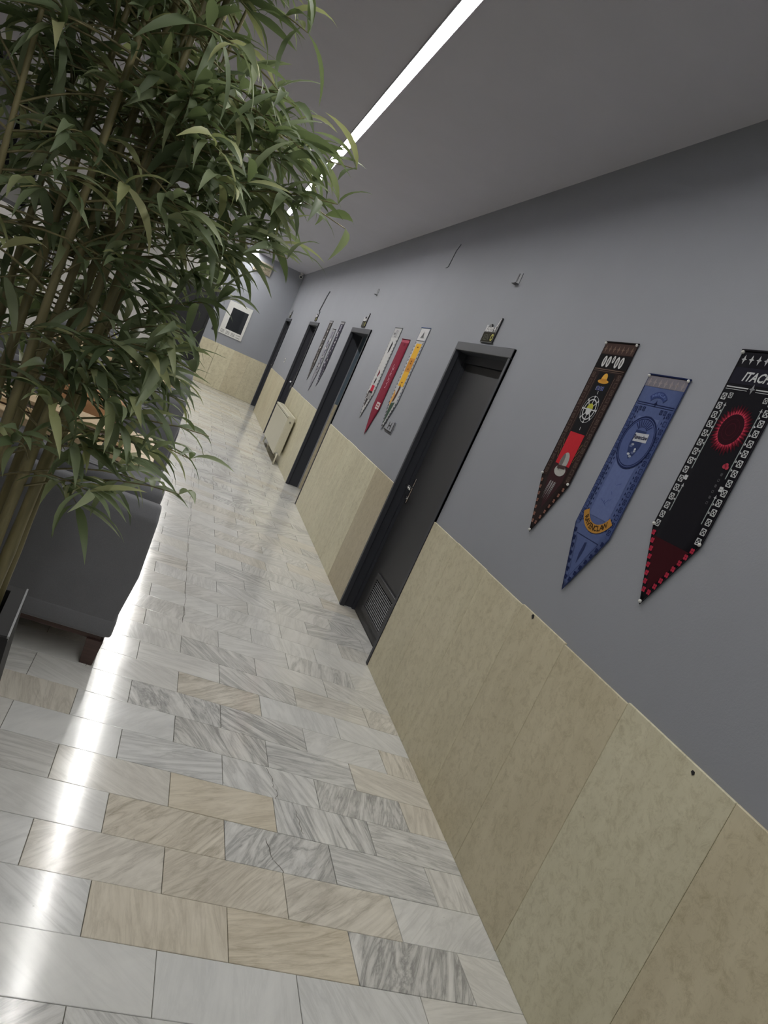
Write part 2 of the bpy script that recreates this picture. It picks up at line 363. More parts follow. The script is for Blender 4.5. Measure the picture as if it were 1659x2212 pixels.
# ------------------------------------------------------------------ doors
def door(n, a, b, leaf=True):
    d = bpy.data.objects.new('door_%d' % n, None); C.objects.link(d); d.location = (XW, (a + b) / 2, 0)
    struct(d, ('charcoal door with a floor grille in dark frame', 'open doorway with dark frame into passage', 'dark door in dark frame beside radiator', 'dark door in dark frame beside end wall')[n - 1], 'door')
    hw = (b - a) / 2; ft = .05; dp = .145
    for s in (-1, 1): boxo('jamb', -.012, dp, min(s * hw, s * (hw - .004)) - (0 if s > 0 else .0), max(s * hw, s * (hw - .004)), 0, DH, M_JAMB, d)
    for s in (-1, 1): boxo('frame_face', -.016, .02, min(s * hw, s * (hw - .032)), max(s * hw, s * (hw - .032)), 0, DH - .0555, M_JAMB, d, .002)
    boxo('lintel_face', -.016, .022, -hw, hw, DH - .055, DH + .004, M_JAMB, d, .003)
    boxo('soffit', .022, dp, -hw, hw, DH - .055, DH, M_JAMB, d)
    if not leaf: return d
    lf = boxo('leaf', .105, .145, -hw + .035, hw - .035, .006, 1.975, M_DOOR, d, .003)
    bm = bmesh.new(); box(bm, .085, dp, -hw + .004, hw - .004, 1.978, DH - .055); box(bm, .085, dp, -hw + .004, -hw + .032, 0, 1.978); box(bm, .085, dp, hw - .032, hw - .004, 0, 1.978); bm_obj('rebate_frame', bm, M_JAMB, d)
    if n == 1:
        g = bmesh.new()
        for (y0, y1, z0, z1) in ((-.235, .30, .335, .375), (-.235, .30, .075, .115), (-.235, -.195, .115, .335), (.26, .30, .115, .335)): box(g, .088, .105, y0, y1, z0, z1, .003)
        bm_obj('grille_frame', g, M_DOOR, lf); boxo('grille_backing', .1035, .1055, -.195, .26, .115, .335, M_DOOR, lf)
        for k in range(13):
            z = .122 + k * .0165; bm = bmesh.new(); prism(bm, [(.092, z), (.103, z + .006), (.103, z + .0085), (.092, z + .0030)], 'y', -.195, .26); bm_obj('grille_slat', bm, flat('grille_grey', (112, 113, 116), .45), lf)
    h = bpy.data.objects.new
    bm = bmesh.new(); box(bm, .096, .105, hw - .10, hw - .06, .90, 1.09, .003); hp = bm_obj('handle_plate', bm, M_CHROME, lf)
    bm = bmesh.new(); tube(bm, [(.096, hw - .08, 1.02), (.05, hw - .08, 1.02)], .009, 10); tube(bm, [(.055, hw - .085, 1.02), (.05, hw - .13, 1.018), (.052, hw - .20, 1.012)], [.009, .008, .007], 10); bm_obj('handle_lever', bm, M_CHROME, lf, True)
    bm = bmesh.new(); tube(bm, [(.096, hw - .08, .935), (.088, hw - .08, .935)], .011, 12); bm_obj('lock_cylinder', bm, M_CHROME, lf)
    return d
for i, (a, b) in enumerate(DOORS): door(i + 1, a, b, i != 1)
fd = bpy.data.objects.new('door_5', None); C.objects.link(fd); fd.location = (-.30, YF, 0); struct(fd, 'black door in the end wall beside framed notice', 'door')
boxo('leaf', -.41, .41, .03, .07, .005, 2.06, M_BLACK, fd, .004)
bm = bmesh.new(); box(bm, -.42, -.37, -.012, .1, 0, 2.12); box(bm, .37, .42, -.012, .1, 0, 2.12); box(bm, -.37, .37, -.012, .1, 2.06, 2.12); bm_obj('frame', bm, M_BLACK, fd)
bm = bmesh.new(); tube(bm, [(.31, .03, 1.0), (.31, -.03, 1.0), (.20, -.035, .99)], .010, 8); bm_obj('handle', bm, M_CHROME, fd, True)

# ------------------------------------------------------------------ LED strip in the ceiling
def led(name, x, label, segs, hw_):
    y0, y1 = segs[0][0], segs[-1][1]; t = thing(name, label, 'light', (x, (y0 + y1) / 2, H - .014)); c = (y0 + y1) / 2
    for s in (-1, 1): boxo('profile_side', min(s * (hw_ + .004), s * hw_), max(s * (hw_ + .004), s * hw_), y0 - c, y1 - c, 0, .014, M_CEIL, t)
    for a, b, p, h_ in segs: boxo('diffuser', -h_, h_, a - c, b - c, .011, .0135, emit('led_diffuser', (1.0, .985, .95, 1), p), t)
led('led_strip', .5, 'long white glowing LED strip along the ceiling beside the banner wall', [(-2.4, 6.2, LED_NEAR, .025), (6.2, 9.9, LED_FAR, .031), (9.9, 13.6, LED_FAR, .031), (13.6, 17.26, LED_FAR, .031)], .031)

# ------------------------------------------------------------------ sofas and tables (booths along the left)
def sofa(x0, x1, yb, facing, label, mat, z=0):
    """bench sofa; yb = y of its back face, facing +1 looks away from the camera"""
    t = thing('bench_sofa', label, 'sofa', ((x0 + x1) / 2, yb, 0), 'grey bench sofas of the booths')
    w_ = (x1 - x0) / 2; f = facing
    def yy(a, b): return (min(a * f, b * f), max(a * f, b * f))
    def slab(name, outline, m, ax0, ax1, bev=.02, seg=3, bulge=0.0):
        bm = bmesh.new(); prism(bm, [(p[0] * f, p[1]) for p in outline], 'x', ax0, ax1)
        bmesh.ops.bevel(bm, geom=list(bm.edges), offset=bev, segments=seg, affect='EDGES', profile=.6)
        if bulge:
            for v in bm.verts:
                k = max(0, 1 - ((v.co.z - .50) / .32) ** 2); v.co.x += bulge * k * (1 if v.co.x > 0 else -1)
        return bm_obj(name, bm, m, t, True)
    slab('back_panel', [(0, .145), (.10, .145), (.10, .30), (.13, .70), (.09, .755), (.03, .755), (-.005, .70), (0, .45)], mat, -w_, w_ - .02, .016, 3, .03)
    slab('backrest_cushion', [(.12, .44), (.30, .44), (.30, .60), (.27, .77), (.20, .81), (.14, .785)], mat, -w_ + .01, w_ - .015, .035, 4)
    bm = bmesh.new(); a, b = yy(.10, .78); box(bm, -w_ + .005, w_ - .005, a, b, .24, .44, .035, 4); bm_obj('seat_cushion', bm, mat, t, True)
    for p in t.children[-1].data.polygons: p.use_smooth = True
    a, b = yy(-.002, .79); boxo('seam_band', -w_, w_ - .005, a, b, .15, .235, mat, t, .014, 3, True)
    a, b = yy(.03, .76); boxo('base_rail', -w_ + .03, w_ - .04, a, b, .115, .15, M_LEG, t, .003)
    for lx in (-w_ + .06, w_ - .06):
        for ly in (.05, .73):
            bm = bmesh.new(); c = ly * f
            A = [bm.verts.new((lx + dx * .026, c + dy * .026, .0)) for dx, dy in ((-1, -1), (1, -1), (1, 1), (-1, 1))]
            Bq = [bm.verts.new((lx + dx * .034, c + dy * .034, .118)) for dx, dy in ((-1, -1), (1, -1), (1, 1), (-1, 1))]
            bm.faces.new(A[::-1]); bm.faces.new(Bq)
            for i in range(4): bm.faces.new((A[i], A[(i + 1) % 4], Bq[(i + 1) % 4], Bq[i]))
            bm_obj('leg', bm, M_LEG, t)
    return t
SX0, SX1 = -1.45, .135
sofa(SX0, SX1, 3.07, 1, 'dark grey bench sofa with its back to the bamboo planter', M_SOFA)
sofa(SX0, SX1, 5.50, -1, 'grey bench sofa holding the crumpled tan cushion', M_SOFA)
sofa(SX0, SX1 + .01, 6.80, 1, 'grey bench sofa behind the cushion sofa, its back towards it', M_SOFA)
sofa(SX0, SX1 + .02, 9.35, -1, 'grey bench sofa facing the table with the potted sprig', M_SOFA)
sofa(SX0, SX1 + .02, 10.6, 1, 'grey bench sofa standing closest to the black end door', M_SOFA)
def table(y0, y1, label):
    t = thing('booth_table', label, 'table', (-.58, (y0 + y1) / 2, 0), 'light wood booth tables'); d = (y1 - y0) / 2
    boxo('table_top', -.62, .615, -d, d, .715, .755, M_TOP, t, .004)
    for sx in (-.42, .42):
        bm = bmesh.new(); box(bm, sx - .03, sx + .03, -.03, .03, .02, .715, .004); bm_obj('column', bm, M_BLACK, t)
        bm = bmesh.new(); box(bm, sx - .2, sx + .2, -.22, .22, 0, .02, .004); bm_obj('foot_plate', bm, M_BLACK, t)
    return t
table(3.80, 4.52, 'light wood table in front of the cushion sofa')
table(7.66, 8.36, 'light wood table holding a small potted sprig')
tr_ = thing('menu_tray', 'dark shallow tray with light wooden rim on nearest table', 'tray', (-.43, 4.02, .755))
boxo('tray_base', -.30, .30, -.10, .10, 0, .008, M_DARKWOOD, tr_)
for (a, b, c, d) in ((-.30, .30, -.10, -.088), (-.30, .30, .088, .10), (-.30, -.288, -.088, .088), (.288, .30, -.088, .088)): boxo('tray_rim', a, b, c, d, .008, .028, M_TOP, tr_, .002)
# crumpled cushion
bm = bmesh.new(); bmesh.ops.create_cube(bm, size=1); bmesh.ops.subdivide_edges(bm, edges=bm.edges[:], cuts=9, use_grid_fill=True)
for v in bm.verts:
    x, y, z = v.co; q = (1 - (2 * x) ** 4) * (1 - (2 * z) ** 4)
    th = .05 + .09 * max(0, q) ** .6
    fold = .022 * math.sin(9 * x + 6 * z) * math.cos(7 * z - 3 * x) + .012 * math.sin(23 * x - 11 * z)
    v.co = Vector((x * .40 + .02 * math.sin(5 * z), y * 2 * th + (fold if y < 0 else 0) + .10 * (z + .5), z * .36 + .03 * math.sin(6 * x)))
cu = bm_obj('cushion', bm, M_TAN, None, True); cu.location = (-.50, 5.02, .635); cu.rotation_euler = (0, math.radians(12), math.radians(-8)); tag(cu, 'crumpled tan fabric cushion propped on grey sofa', 'cushion')
# potted sprig on the second table
vs = thing('potted_sprig', 'small yellow green sprig in a glass pot on table', 'plant', (-.62, 7.9, .755))
bm = bmesh.new(); disc_lathe(bm, [(.045, 0), (.06, .05), (.058, .10), (.05, .12)], 0, 0, 16); bm_obj('pot', bm, flat('amber_pot', (150, 130, 70), .15), vs, True)
for k in range(9):
    a = k * .7; bm = bmesh.new(); p = [(0, 0, .11), (.05 * math.cos(a), .05 * math.sin(a), .18), (.11 * math.cos(a), .11 * math.sin(a), .2 + .02 * (k % 3))]
    for i in range(2):
        q = [bm.verts.new(Vector(p[i]) + Vector((-math.sin(a), math.cos(a), 0)) * s) for s in (-.016, .016)] + [bm.verts.new(Vector(p[i + 1]) + Vector((-math.sin(a), math.cos(a), 0)) * s) for s in (.012, -.012)]
        bm.faces.new(q)
    bm_obj('leaf', bm, flat('sprig_green', (160, 165, 70), .6), vs)

# ------------------------------------------------------------------ bamboo in its planter
PX, PY, PZ = -.345, 2.20, .55
pl = thing('potted_bamboo', 'tall leafy bamboo with yellowish canes in dark square planter', 'plant', (PX, PY, 0))
bm = bmesh.new()
def ring(hx, hy, z): return [bm.verts.new((dx * hx, dy * hy, z)) for dx, dy in ((-1, -1), (1, -1), (1, 1), (-1, 1))]
rs = [ring(.205, .205, 0), ring(.172, .172, PZ - .004), ring(.168, .168, PZ), ring(.128, .128, PZ), ring(.126, .126, PZ - .09)]
bm.faces.new(rs[0][::-1]); bm.faces.new(rs[-1])
for A, Bq in zip(rs, rs[1:]):
    for i in range(4): bm.faces.new((A[i], A[(i + 1) % 4], Bq[(i + 1) % 4], Bq[i]))
po = bm_obj('planter', bm, M_PLANTER, pl); po.rotation_euler = (0, 0, math.radians(4))
boxo('rim_strip', .168, .1735, -.172, .172, PZ - .012, PZ + .002, M_ALU, po)
so = boxo('soil', -.125, .125, -.125, .125, PZ - .10, PZ - .075, M_SOIL, pl); so.rotation_euler = (0, 0, math.radians(4))
rb = random.Random(21)
canes = []
CANES = [(.085, -.02, .120, 2.75, .017), (.02, .03, .055, 2.9, .015), (.045, -.05, .075, 2.7, .016), (-.07, -.01, -.10, 2.6, .016), (.10, .06, .17, 2.55, .012), (.0, -.08, -.02, 2.85, .014), (-.03, .08, -.03, 3.0, .013), (-.10, .07, -.20, 2.8, .013), (-.09, -.09, -.24, 2.5, .012), (.07, .10, .10, 2.95, .012), (-.02, -.02, .01, 2.95, .014)]
for (bx_, by_, tx, tz, r) in CANES:
    ty = by_ * 1.6 + rb.uniform(-.05, .05); tz = min(tz, 3.02); n = 26; pts, rad = [], []
    bend = rb.uniform(-.03, .03)
    for i in range(n):
        k = i / (n - 1); z = PZ - .09 + (tz - PZ + .09) * k
        pts.append((bx_ + (tx - bx_) * k + bend * math.sin(math.pi * k), by_ + (ty - by_) * k, z)); rad.append(r * (1 - .75 * k ** 1.5) * (1.12 if i % 3 == 0 else 1.0))
    canes.append(pts); bm = bmesh.new(); tube(bm, pts, rad, 9); bm_obj('cane', bm, M_CULM, pl, True)
XM = [(.80, -.15), (.95, -.02), (1.06, .12), (1.24, .15), (1.42, .03), (1.58, .015), (1.70, .09), (1.90, .27), (2.08, .24), (2.2, .06), (2.34, .0), (2.6, -.05), (3.2, -.1)]
def xmax(z):
    for (a, u), (b, v) in zip(XM, XM[1:]):
        if a <= z <= b: return u + (v - u) * (z - a) / (b - a)
    return -.15 if z < 1 else -.1
def leaf_pts(L, Wd, droop, n=6):
    """centre line and half widths of a bamboo leaf along +x"""
    out = []; ang = 0.25; x = z = 0.0
    for i in range(n + 1):
        k = i / n; wv = Wd * (math.sin(math.pi * min(1, k * 1.0) ** .72) if 0 < k < 1 else (.12 if k == 0 else 0.0))
        out.append((x, z, wv)); x += L / n * math.cos(ang); z += L / n * math.sin(ang); ang -= droop / n
    return out
def leaf_verts(L, Wd, droop):
    c = leaf_pts(L, Wd, droop); V, Fc = [], []
    for (x, z, wv) in c: V += [(x, -wv, z + wv * .35), (x, 0, z), (x, wv, z + wv * .35)]
    for i in range(len(c) - 1):
        a, b = 3 * i, 3 * i + 3
        Fc += [(a, a + 1, b + 1, b), (a + 1, a + 2, b + 2, b + 1)]
    return V, Fc
leaves = []; bbm = bmesh.new()
def add_branch(p0, p1, nl):
    p0, p1 = Vector(p0), Vector(p1); L = (p1 - p0).length; mid = (p0 + p1) / 2 + Vector((0, 0, .10 * L + .02))
    P = [p0 * (1 - k) ** 2 + mid * 2 * k * (1 - k) + p1 * k * k for k in (0, .2, .4, .6, .8, 1)]
    tube(bbm, P, [.0032, .003, .0026, .0022, .0018, .0012], 4, False)
    for j in range(nl):
        k = rb.uniform(.35, 1.0) if j > 2 else 1.0; s = p0 * (1 - k) ** 2 + mid * 2 * k * (1 - k) + p1 * k * k
        d = ((p1 - p0) * .8 + Vector((rb.gauss(0, .6), rb.gauss(0, .6), rb.gauss(-.08, .35))) * L).normalized()
        leaves.append((s, d, rb.uniform(.11, .20), rb.uniform(.009, .0145), rb.uniform(.5, 1.7), rb.uniform(-.7, .7)))
base = Vector((PX, PY, 0))
def cane_at(ci, z):
    pts = canes[ci]
    for a, b in zip(pts, pts[1:]):
        if a[2] <= z <= b[2]: return Vector(a) + (Vector(b) - Vector(a)) * ((z - a[2]) / (b[2] - a[2]))
    return Vector(pts[-1])
# sweeping branches on the corridor side
TIPS = [(.22, 2.10, 2.07), (.17, 2.3, 2.10), (.26, 2.15, 1.93), (.20, 2.0, 1.95), (.14, 2.05, 1.78), (.10, 2.3, 1.82), (.02, 2.1, 1.60), (-.02, 2.3, 1.62), (.03, 1.95, 1.42), (.13, 2.1, 1.26), (.10, 2.0, 1.20), (.05, 2.3, 1.30), (.11, 2.0, 1.10), (.02, 2.2, 1.05), (-.02, 2.1, 2.30), (.02, 2.2, 2.16), (-.08, 2.0, 2.36), (-.02, 1.9, 1.88), (-.02, 1.9, 1.5), (-.06, 1.95, 1.15), (-.12, 2.0, .98), (.0, 2.05, 2.02), (.08, 2.1, 1.92), (-.10, 1.9, 1.05), (-.25, 1.95, 1.2), (-.18, 2.0, 1.12), (-.1, 2.0, 1.22), (-.2, 2.1, 1.3), (-.3, 1.9, 1.1), (-.05, 1.95, 1.3), (-.14, 1.95, 1.27), (.0, 2.0, 1.18), (-.28, 2.0, 1.33), (-.04, 2.0, 1.38)]
for (tx, ty, tz) in TIPS:
    ci = rb.choice((0, 2, 4, 9, 1, 10)); z0 = tz - rb.uniform(.02, .20)
    p0 = cane_at(ci, max(.85, z0)); p1 = Vector((tx, ty, tz)) - base
    p1.z = tz; add_branch(p0, p1, 11)
# the crown
for k in range(370):
    ci = rb.randrange(len(canes)); z0 = rb.triangular(.95, 2.95, 1.9); p0 = cane_at(ci, z0); a = rb.uniform(0, 2 * math.pi); L = rb.uniform(.14, .42)
    if z0 < 1.3: L *= .75
    if z0 < 1.9 and math.sin(a) < .0 and math.cos(a) < .5 and rb.random() < .75: continue
    p1 = p0 + Vector((math.cos(a) * L * 1.15, math.sin(a) * L * .8, rb.uniform(-.10, .16)))
    if p1.x + PX + .10 > xmax(p1.z) or p1.z > 3.0: continue
    add_branch(p0, p1, rb.randint(7, 10))
def ok(lf):
    s, d, L, wd, dr, rl = lf; e = s + d * L
    return e.x + PX < xmax(max(.8, e.z)) + .06 and e.z < 3.08 and (e - Vector((-PX, -PY, HC))).length > .9
leaves = [l for l in leaves if ok(l)]
br = bm_obj('twig_spray', bbm, M_CULM, pl, True); br['kind'] = 'stuff'
def leaf_matrix(l):
    s, d, L, wd, dr, rl = l; x = d; up = Vector((0, 0, 1)); y = up.cross(x);  y = Vector((0, 1, 0)) if y.length < 1e-3 else y
    y.normalize(); z = x.cross(y); m = Matrix((x, y, z)).transposed() @ Matrix.Rotation(rl, 3, 'X'); return Matrix.Translation(s) @ m.to_4x4()
leaves.sort(key=lambda l: -(l[2] / ((l[0] + base - Vector((0, 0, HC))).length) + (.02 if l[0].x + PX > .0 else 0)))
shapes = []
for L, Wd, dr in ((.12, .011, .7), (.15, .012, 1.0), (.17, .013, 1.3), (.19, .0125, .9), (.16, .0105, 1.6), (.18, .014, 1.1)):
    V, Fc = leaf_verts(L, Wd, dr); me = bpy.data.meshes.new('leaf'); me.from_pydata(V, [], Fc); me.materials.append(M_LEAF)
    for p in me.polygons: p.use_smooth = True
    shapes.append((L, me))
for l in leaves[:300]:
    me = min(shapes, key=lambda s: abs(s[0] - l[2]) + rb.random() * .02)[1]
    o = link('leaf', me, None, pl); o.matrix_local = leaf_matrix(l)
AV, AF = [], []
for l in leaves[300:]:
    V, Fc = leaf_verts(l[2], l[3], l[4]); m = leaf_matrix(l); o_ = len(AV)
    AV += [tuple(m @ Vector(v)) for v in V]; AF += [tuple(i + o_ for i in f) for f in Fc]
me = bpy.data.meshes.new('foliage'); me.from_pydata(AV, [], AF); me.materials.append(M_LEAF)
for p in me.polygons: p.use_smooth = True
fo = link('foliage', me, None, pl); fo['kind'] = 'stuff'

# ------------------------------------------------------------------ banners
BX = XW - .004
def pcol(c): return flat('print_%02x%02x%02x' % c, c, .85, 0, .1)
class Banner:
    """pointed cloth; local u runs towards the camera (-y), v runs down; flat print lies on the cloth"""
    Wd, St, Tip = .268, .655, .265
    def __init__(s, yc, zt, col, label, edge=None, pins=(), group='pointed fabric wall banners'):
        s.t = thing('banner', label, 'banner', (BX, yc, zt), group); s.layers = {}; s.k = 0; h = s.Wd / 2
        V, Fc = [], []; n = 14; m = 4
        def off(u, v): return -.003 * v
        s.off = off
        rows = []
        for i in range(n + 1):
            v = s.St * i / n; rows.append([(u, v) for u in [h * (2 * j / m - 1) for j in range(m + 1)]])
        for i in range(1, 6):
            k = i / 5; v = s.St + s.Tip * k; rows.append([(u * (1 - k), v) for u in [h * (2 * j / m - 1) for j in range(m + 1)]])
        bm = bmesh.new(); vs = [[bm.verts.new((off(u, v), -u, -v)) for u, v in r] for r in rows]
        for a, b in zip(vs, vs[1:]):
            for j in range(m):
                q = [a[j], a[j + 1], b[j + 1], b[j]]
                try: bm.faces.new(q)
                except ValueError: pass
        bmesh.ops.remove_doubles(bm, verts=bm.verts, dist=1e-5)
        r = bmesh.ops.solidify(bm, geom=bm.faces[:], thickness=.0012)
        bm_obj('cloth', bm, pcol(col), s.t, True)
        bm = bmesh.new(); tube(bm, [(-.003, -h - .004, 0), (-.003, h + .004, 0)], .0035, 6); bm_obj('rod', bm, pcol(edge or (40, 40, 44)), s.t)
        for u, v in pins:
            bm = bmesh.new(); bmesh.ops.create_uvsphere(bm, u_segments=10, v_segments=6, radius=.0065); o = bm_obj('pin', bm, M_PLASTIC, s.t, True); o.location = (off(u, v) - .005, -u, -v)
        s.edge(edge) if edge else None
    def poly(s, pts, col, lay=1):
        s.layers.setdefault((col, lay), []).append(pts)
    def rect(s, u0, u1, v0, v1, col, lay=1):
        n = max(1, int(abs(v1 - v0) / .06))
        for i in range(n): a, b = v0 + (v1 - v0) * i / n, v0 + (v1 - v0) * (i + 1) / n; s.poly([(u0, a), (u1, a), (u1, b), (u0, b)], col, lay)
    def line(s, a, b, wd, col, lay=2):
        d = Vector((b[0] - a[0], b[1] - a[1])); d.normalize(); nx, ny = -d.y * wd / 2, d.x * wd / 2
        s.poly([(a[0] + nx, a[1] + ny), (b[0] + nx, b[1] + ny), (b[0] - nx, b[1] - ny), (a[0] - nx, a[1] - ny)], col, lay)
    def ell(s, u, v, ru, rv, col, lay=2, n=24, a0=0, a1=2 * math.pi): s.poly([(u + ru * math.cos(a0 + (a1 - a0) * i / n), v + rv * math.sin(a0 + (a1 - a0) * i / n)) for i in range(n if a1 - a0 > 6.2 else n + 1)], col, lay)
    def annulus(s, u, v, r0, r1, col, lay=2, a0=0, a1=2 * math.pi, n=32):
        for i in range(n):
            A, Bq = a0 + (a1 - a0) * i / n, a0 + (a1 - a0) * (i + 1) / n
            s.poly([(u + r0 * math.cos(A), v + r0 * math.sin(A)), (u + r1 * math.cos(A), v + r1 * math.sin(A)), (u + r1 * math.cos(Bq), v + r1 * math.sin(Bq)), (u + r0 * math.cos(Bq), v + r0 * math.sin(Bq))], col, lay)
    def xbox(s, u, v, a, col, lay=2, cross=True, wd=.0028):
        for p, q in (((-a, -a), (a, -a)), ((a, -a), (a, a)), ((a, a), (-a, a)), ((-a, a), (-a, -a))) + ((((-a, -a), (a, a)), ((-a, a), (a, -a))) if cross else ()):
            s.line((u + p[0], v + p[1]), (u + q[0], v + q[1]), wd, col, lay)
    def flower(s, u, v, r, col, lay=2):
        for i in range(4):
            a = i * math.pi / 2 + .785; s.ell(u + r * .6 * math.cos(a), v + r * .6 * math.sin(a), r * .5, r * .5, col, lay, 7)
    def fleur(s, u, v, r, col, lay=2):
        s.poly([(u, v - r * 1.3), (u + r * .45, v), (u, v + r * 1.3), (u - r * .45, v)], col, lay); s.poly([(u - r, v), (u, v - r * .35), (u + r, v), (u, v + r * .35)], col, lay)
    def edge(s, col, wd=.004):
        h = s.Wd / 2 - wd / 2; T = s.St
        for sg in (-1, 1):
            s.rect(sg * h - wd / 2, sg * h + wd / 2, 0, T, col, 1); s.line((sg * h, T), (0, T + s.Tip - .004), wd, col, 1)
    def tip_flowers(s, col, r, n=7):
        h = s.Wd / 2 - .018
        for sg in (-1, 1):
            for i in range(n): k = (i + .5) / n * .93; s.flower(sg * h * (1 - k), s.St + .012 + (s.Tip - .035) * k, r, col)
    def text(s, body, u, v, size, col, lay=3, rot=0.0, shear=0.0, sx=1.0):
        s.layers.setdefault((col, lay), []).append(('T', body, u, v, size, rot, shear, sx))
    def arctext(s, body, u, v, r, size, col, spread, lay=3, flip=1):
        n = len(body)
        for i, ch in enumerate(body):
            a = spread * ((i + .5) / n - .5); s.text(ch, u + r * math.sin(a), v + flip * r * math.cos(a), size, col, lay, -a * flip)
    def done(s):
        for (col, lay), items in s.layers.items():
            V, Fc = [], []
            for it in items:
                if it and it[0] == 'T':
                    _, body, u, v, size, rot, sh, sx = it
                    cu_ = bpy.data.curves.new('print', 'FONT'); cu_.body = body; cu_.size = size; cu_.align_x = 'CENTER'; cu_.align_y = 'CENTER'; cu_.shear = sh; cu_.resolution_u = 2; cu_.offset = size * .028
                    ob = bpy.data.objects.new('print', cu_); C.objects.link(ob); dg = bpy.context.evaluated_depsgraph_get(); me = ob.evaluated_get(dg).to_mesh()
                    o_ = len(V)
                    for q in me.vertices:
                        x, y = q.co.x * sx, -q.co.y; V.append((u + x * math.cos(rot) - y * math.sin(rot), v + x * math.sin(rot) + y * math.cos(rot)))
                    Fc += [tuple(i + o_ for i in p.vertices) for p in me.polygons]
                    ob.evaluated_get(dg).to_mesh_clear(); bpy.data.objects.remove(ob); bpy.data.curves.remove(cu_)
                else:
                    o_ = len(V); V += list(it); Fc.append(tuple(range(o_, o_ + len(it))))
            me = bpy.data.meshes.new('print'); me.from_pydata([(s.off(u, v) - .0016 - .0005 * lay, -u, -v) for u, v in V], [], Fc)
            o = link('print', me, pcol(col), s.t)
            if len(items) > 1: o['kind'] = 'stuff'
hw = .134
# black banner with the red eclipse
W_, K_, RED = (196, 198, 200), (26, 25, 30), (170, 44, 66)
b = Banner(2.10, 2.195, (24, 23, 29), 'black pointed banner with red eclipse and ITACHI lettering', (34, 32, 38), [(-hw + .006, .008), (hw - .006, .008), (-hw + .006, .652), (hw - .006, .652), (0, .908)])
b.rect(-.128, .128, .06, .118, (34, 33, 44)); 
for i in range(7): b.fleur(-.108 + i * .036, .032, .013, W_)
b.text('ITACHI', 0, .092, .044, W_, 3, 0, .25)
b.line((-.125, .130), (-.018, .130), .004, W_); b.line((.018, .130), (.125, .130), .004, W_); b.line((-.125, .138), (-.02, .138), .0018, W_); b.line((.02, .138), (.125, .138), .0018, W_); b.fleur(0, .130, .014, (150, 152, 156))
for sg in (-1, 1):
    for i in range(15): b.xbox(sg * .113, .166 + i * .0342, .0105, W_)
    b.xbox(sg * .083, .160, .0085, W_, 2, True, .002)
    for a, c in ((.20, .43), (.50, .59)):
        b.line((sg * .087, a), (sg * .087, c), .0042, (150, 158, 158)); b.fleur(sg * .087, a - .004, .008, W_)
        for k in range(int((c - a) / .03)): v = a + .012 + k * .03; b.poly([(sg * .091, v), (sg * .091, v + .010), (sg * .099, v + .006)], W_, 2)
    b.flower(sg * .092, .465, .010, W_)
rr = random.Random(3)
for r0, c in ((.088, (72, 18, 30)), (.076, (130, 32, 50)), (.066, (196, 62, 84))):
    b.poly([(( r0 if i % 2 else r0 * .80) * rr.uniform(.92, 1.06) * math.cos(i * math.pi / 36), .272 + (r0 if i % 2 else r0 * .80) * rr.uniform(.92, 1.06) * math.sin(i * math.pi / 36)) for i in range(72)], c, {.088: 1, .076: 2, .066: 3}[r0])
b.ell(0, .272, .054, .054, (46, 14, 24), 4, 36); b.annulus(0, .272, .020, .022, (74, 22, 34), 5); b.annulus(0, .272, .036, .0375, (70, 22, 34), 5)
for du, dv, r in ((-.006, 0, .010), (.006, .002, .009), (0, -.006, .009)): b.ell(.062 + du, .392 + dv, r, r * .8, (176, 60, 78), 2, 10)
for i in range(6): b.xbox(.062, .42 + i * .020, .004, (92, 92, 96), 2, i % 2 == 0, .0016)
b.poly([(-.10, .69), (.10, .69), (0, .87)], (56, 14, 22), 1); b.tip_flowers(RED, .0105, 8); b.done()
# blue banner
NAVY, BL = (30, 40, 80), (98, 111, 154)
b = Banner(2.56, 2.066, (84, 97, 140), 'blue pointed banner with round crest and RAVENCLAW lettering', NAVY, [(-hw + .006, .006), (hw - .006, .006)])
b.rect(-.13, .13, .004, .048, (122, 118, 126))
for i in range(7): b.fleur(-.108 + i * .036, .030, .014, (158, 150, 152))
b.annulus(0, .145, .058, .082, (52, 66, 116), 2, -2.35, -.79, 16); b.arctext('RAVENCLAW', 0, .145, .070, .018, (96, 112, 164), 1.3, 3, -1)
b.line((-.125, .115), (.125, .115), .003, NAVY); b.line((-.125, .123), (.125, .123), .0018, NAVY); b.fleur(0, .112, .012, NAVY)
for sg in (-1, 1):
    b.rect(sg * .118 - .012, sg * .118 + .012, .13, .655, (70, 83, 126))
    for i in range(16): b.xbox(sg * .113, .148 + i * .0322, .0095, NAVY, 2, i % 3 != 1, .0024)
    for i in range(22): b.poly([(sg * .089, .15 + i * .0225), (sg * .097, .157 + i * .0225), (sg * .089, .164 + i * .0225)], NAVY, 2)
    for i in range(2): b.xbox(sg * (.085 - i * .026), .140, .008, NAVY, 2, True, .002)
b.rect(-.072, .072, .17, .60, BL)
b.ell(0, .275, .108, .108, (80, 93, 138), 3, 40); b.annulus(0, .275, .096, .0995, NAVY, 4); b.annulus(0, .275, .103, .110, NAVY, 4)
b.poly([(-.035, .225), (.035, .225), (.038, .29), (.022, .325), (0, .345), (-.022, .325), (-.038, .29)], (48, 60, 100), 4)
for i in range(9): a = -2.6 + i * .26; b.line((.03 * math.cos(a), .232 + .02 * math.sin(a)), (.062 * math.cos(a), .225 + .045 * math.sin(a)), .004, NAVY, 4)
for i in range(7): b.ell(rr.uniform(-.025, .02), .285 + i * .008, rr.uniform(.006, .012), .005, ((150, 156, 170), (90, 100, 136), (190, 194, 200))[i % 3], 5, 8)
b.poly([(-.03, .238), (.058, .232), (.062, .268), (-.028, .272)], (188, 190, 196), 5); b.text('Ravenclaw', .015, .252, .024, (30, 34, 60), 6, -.05, 0, .85)
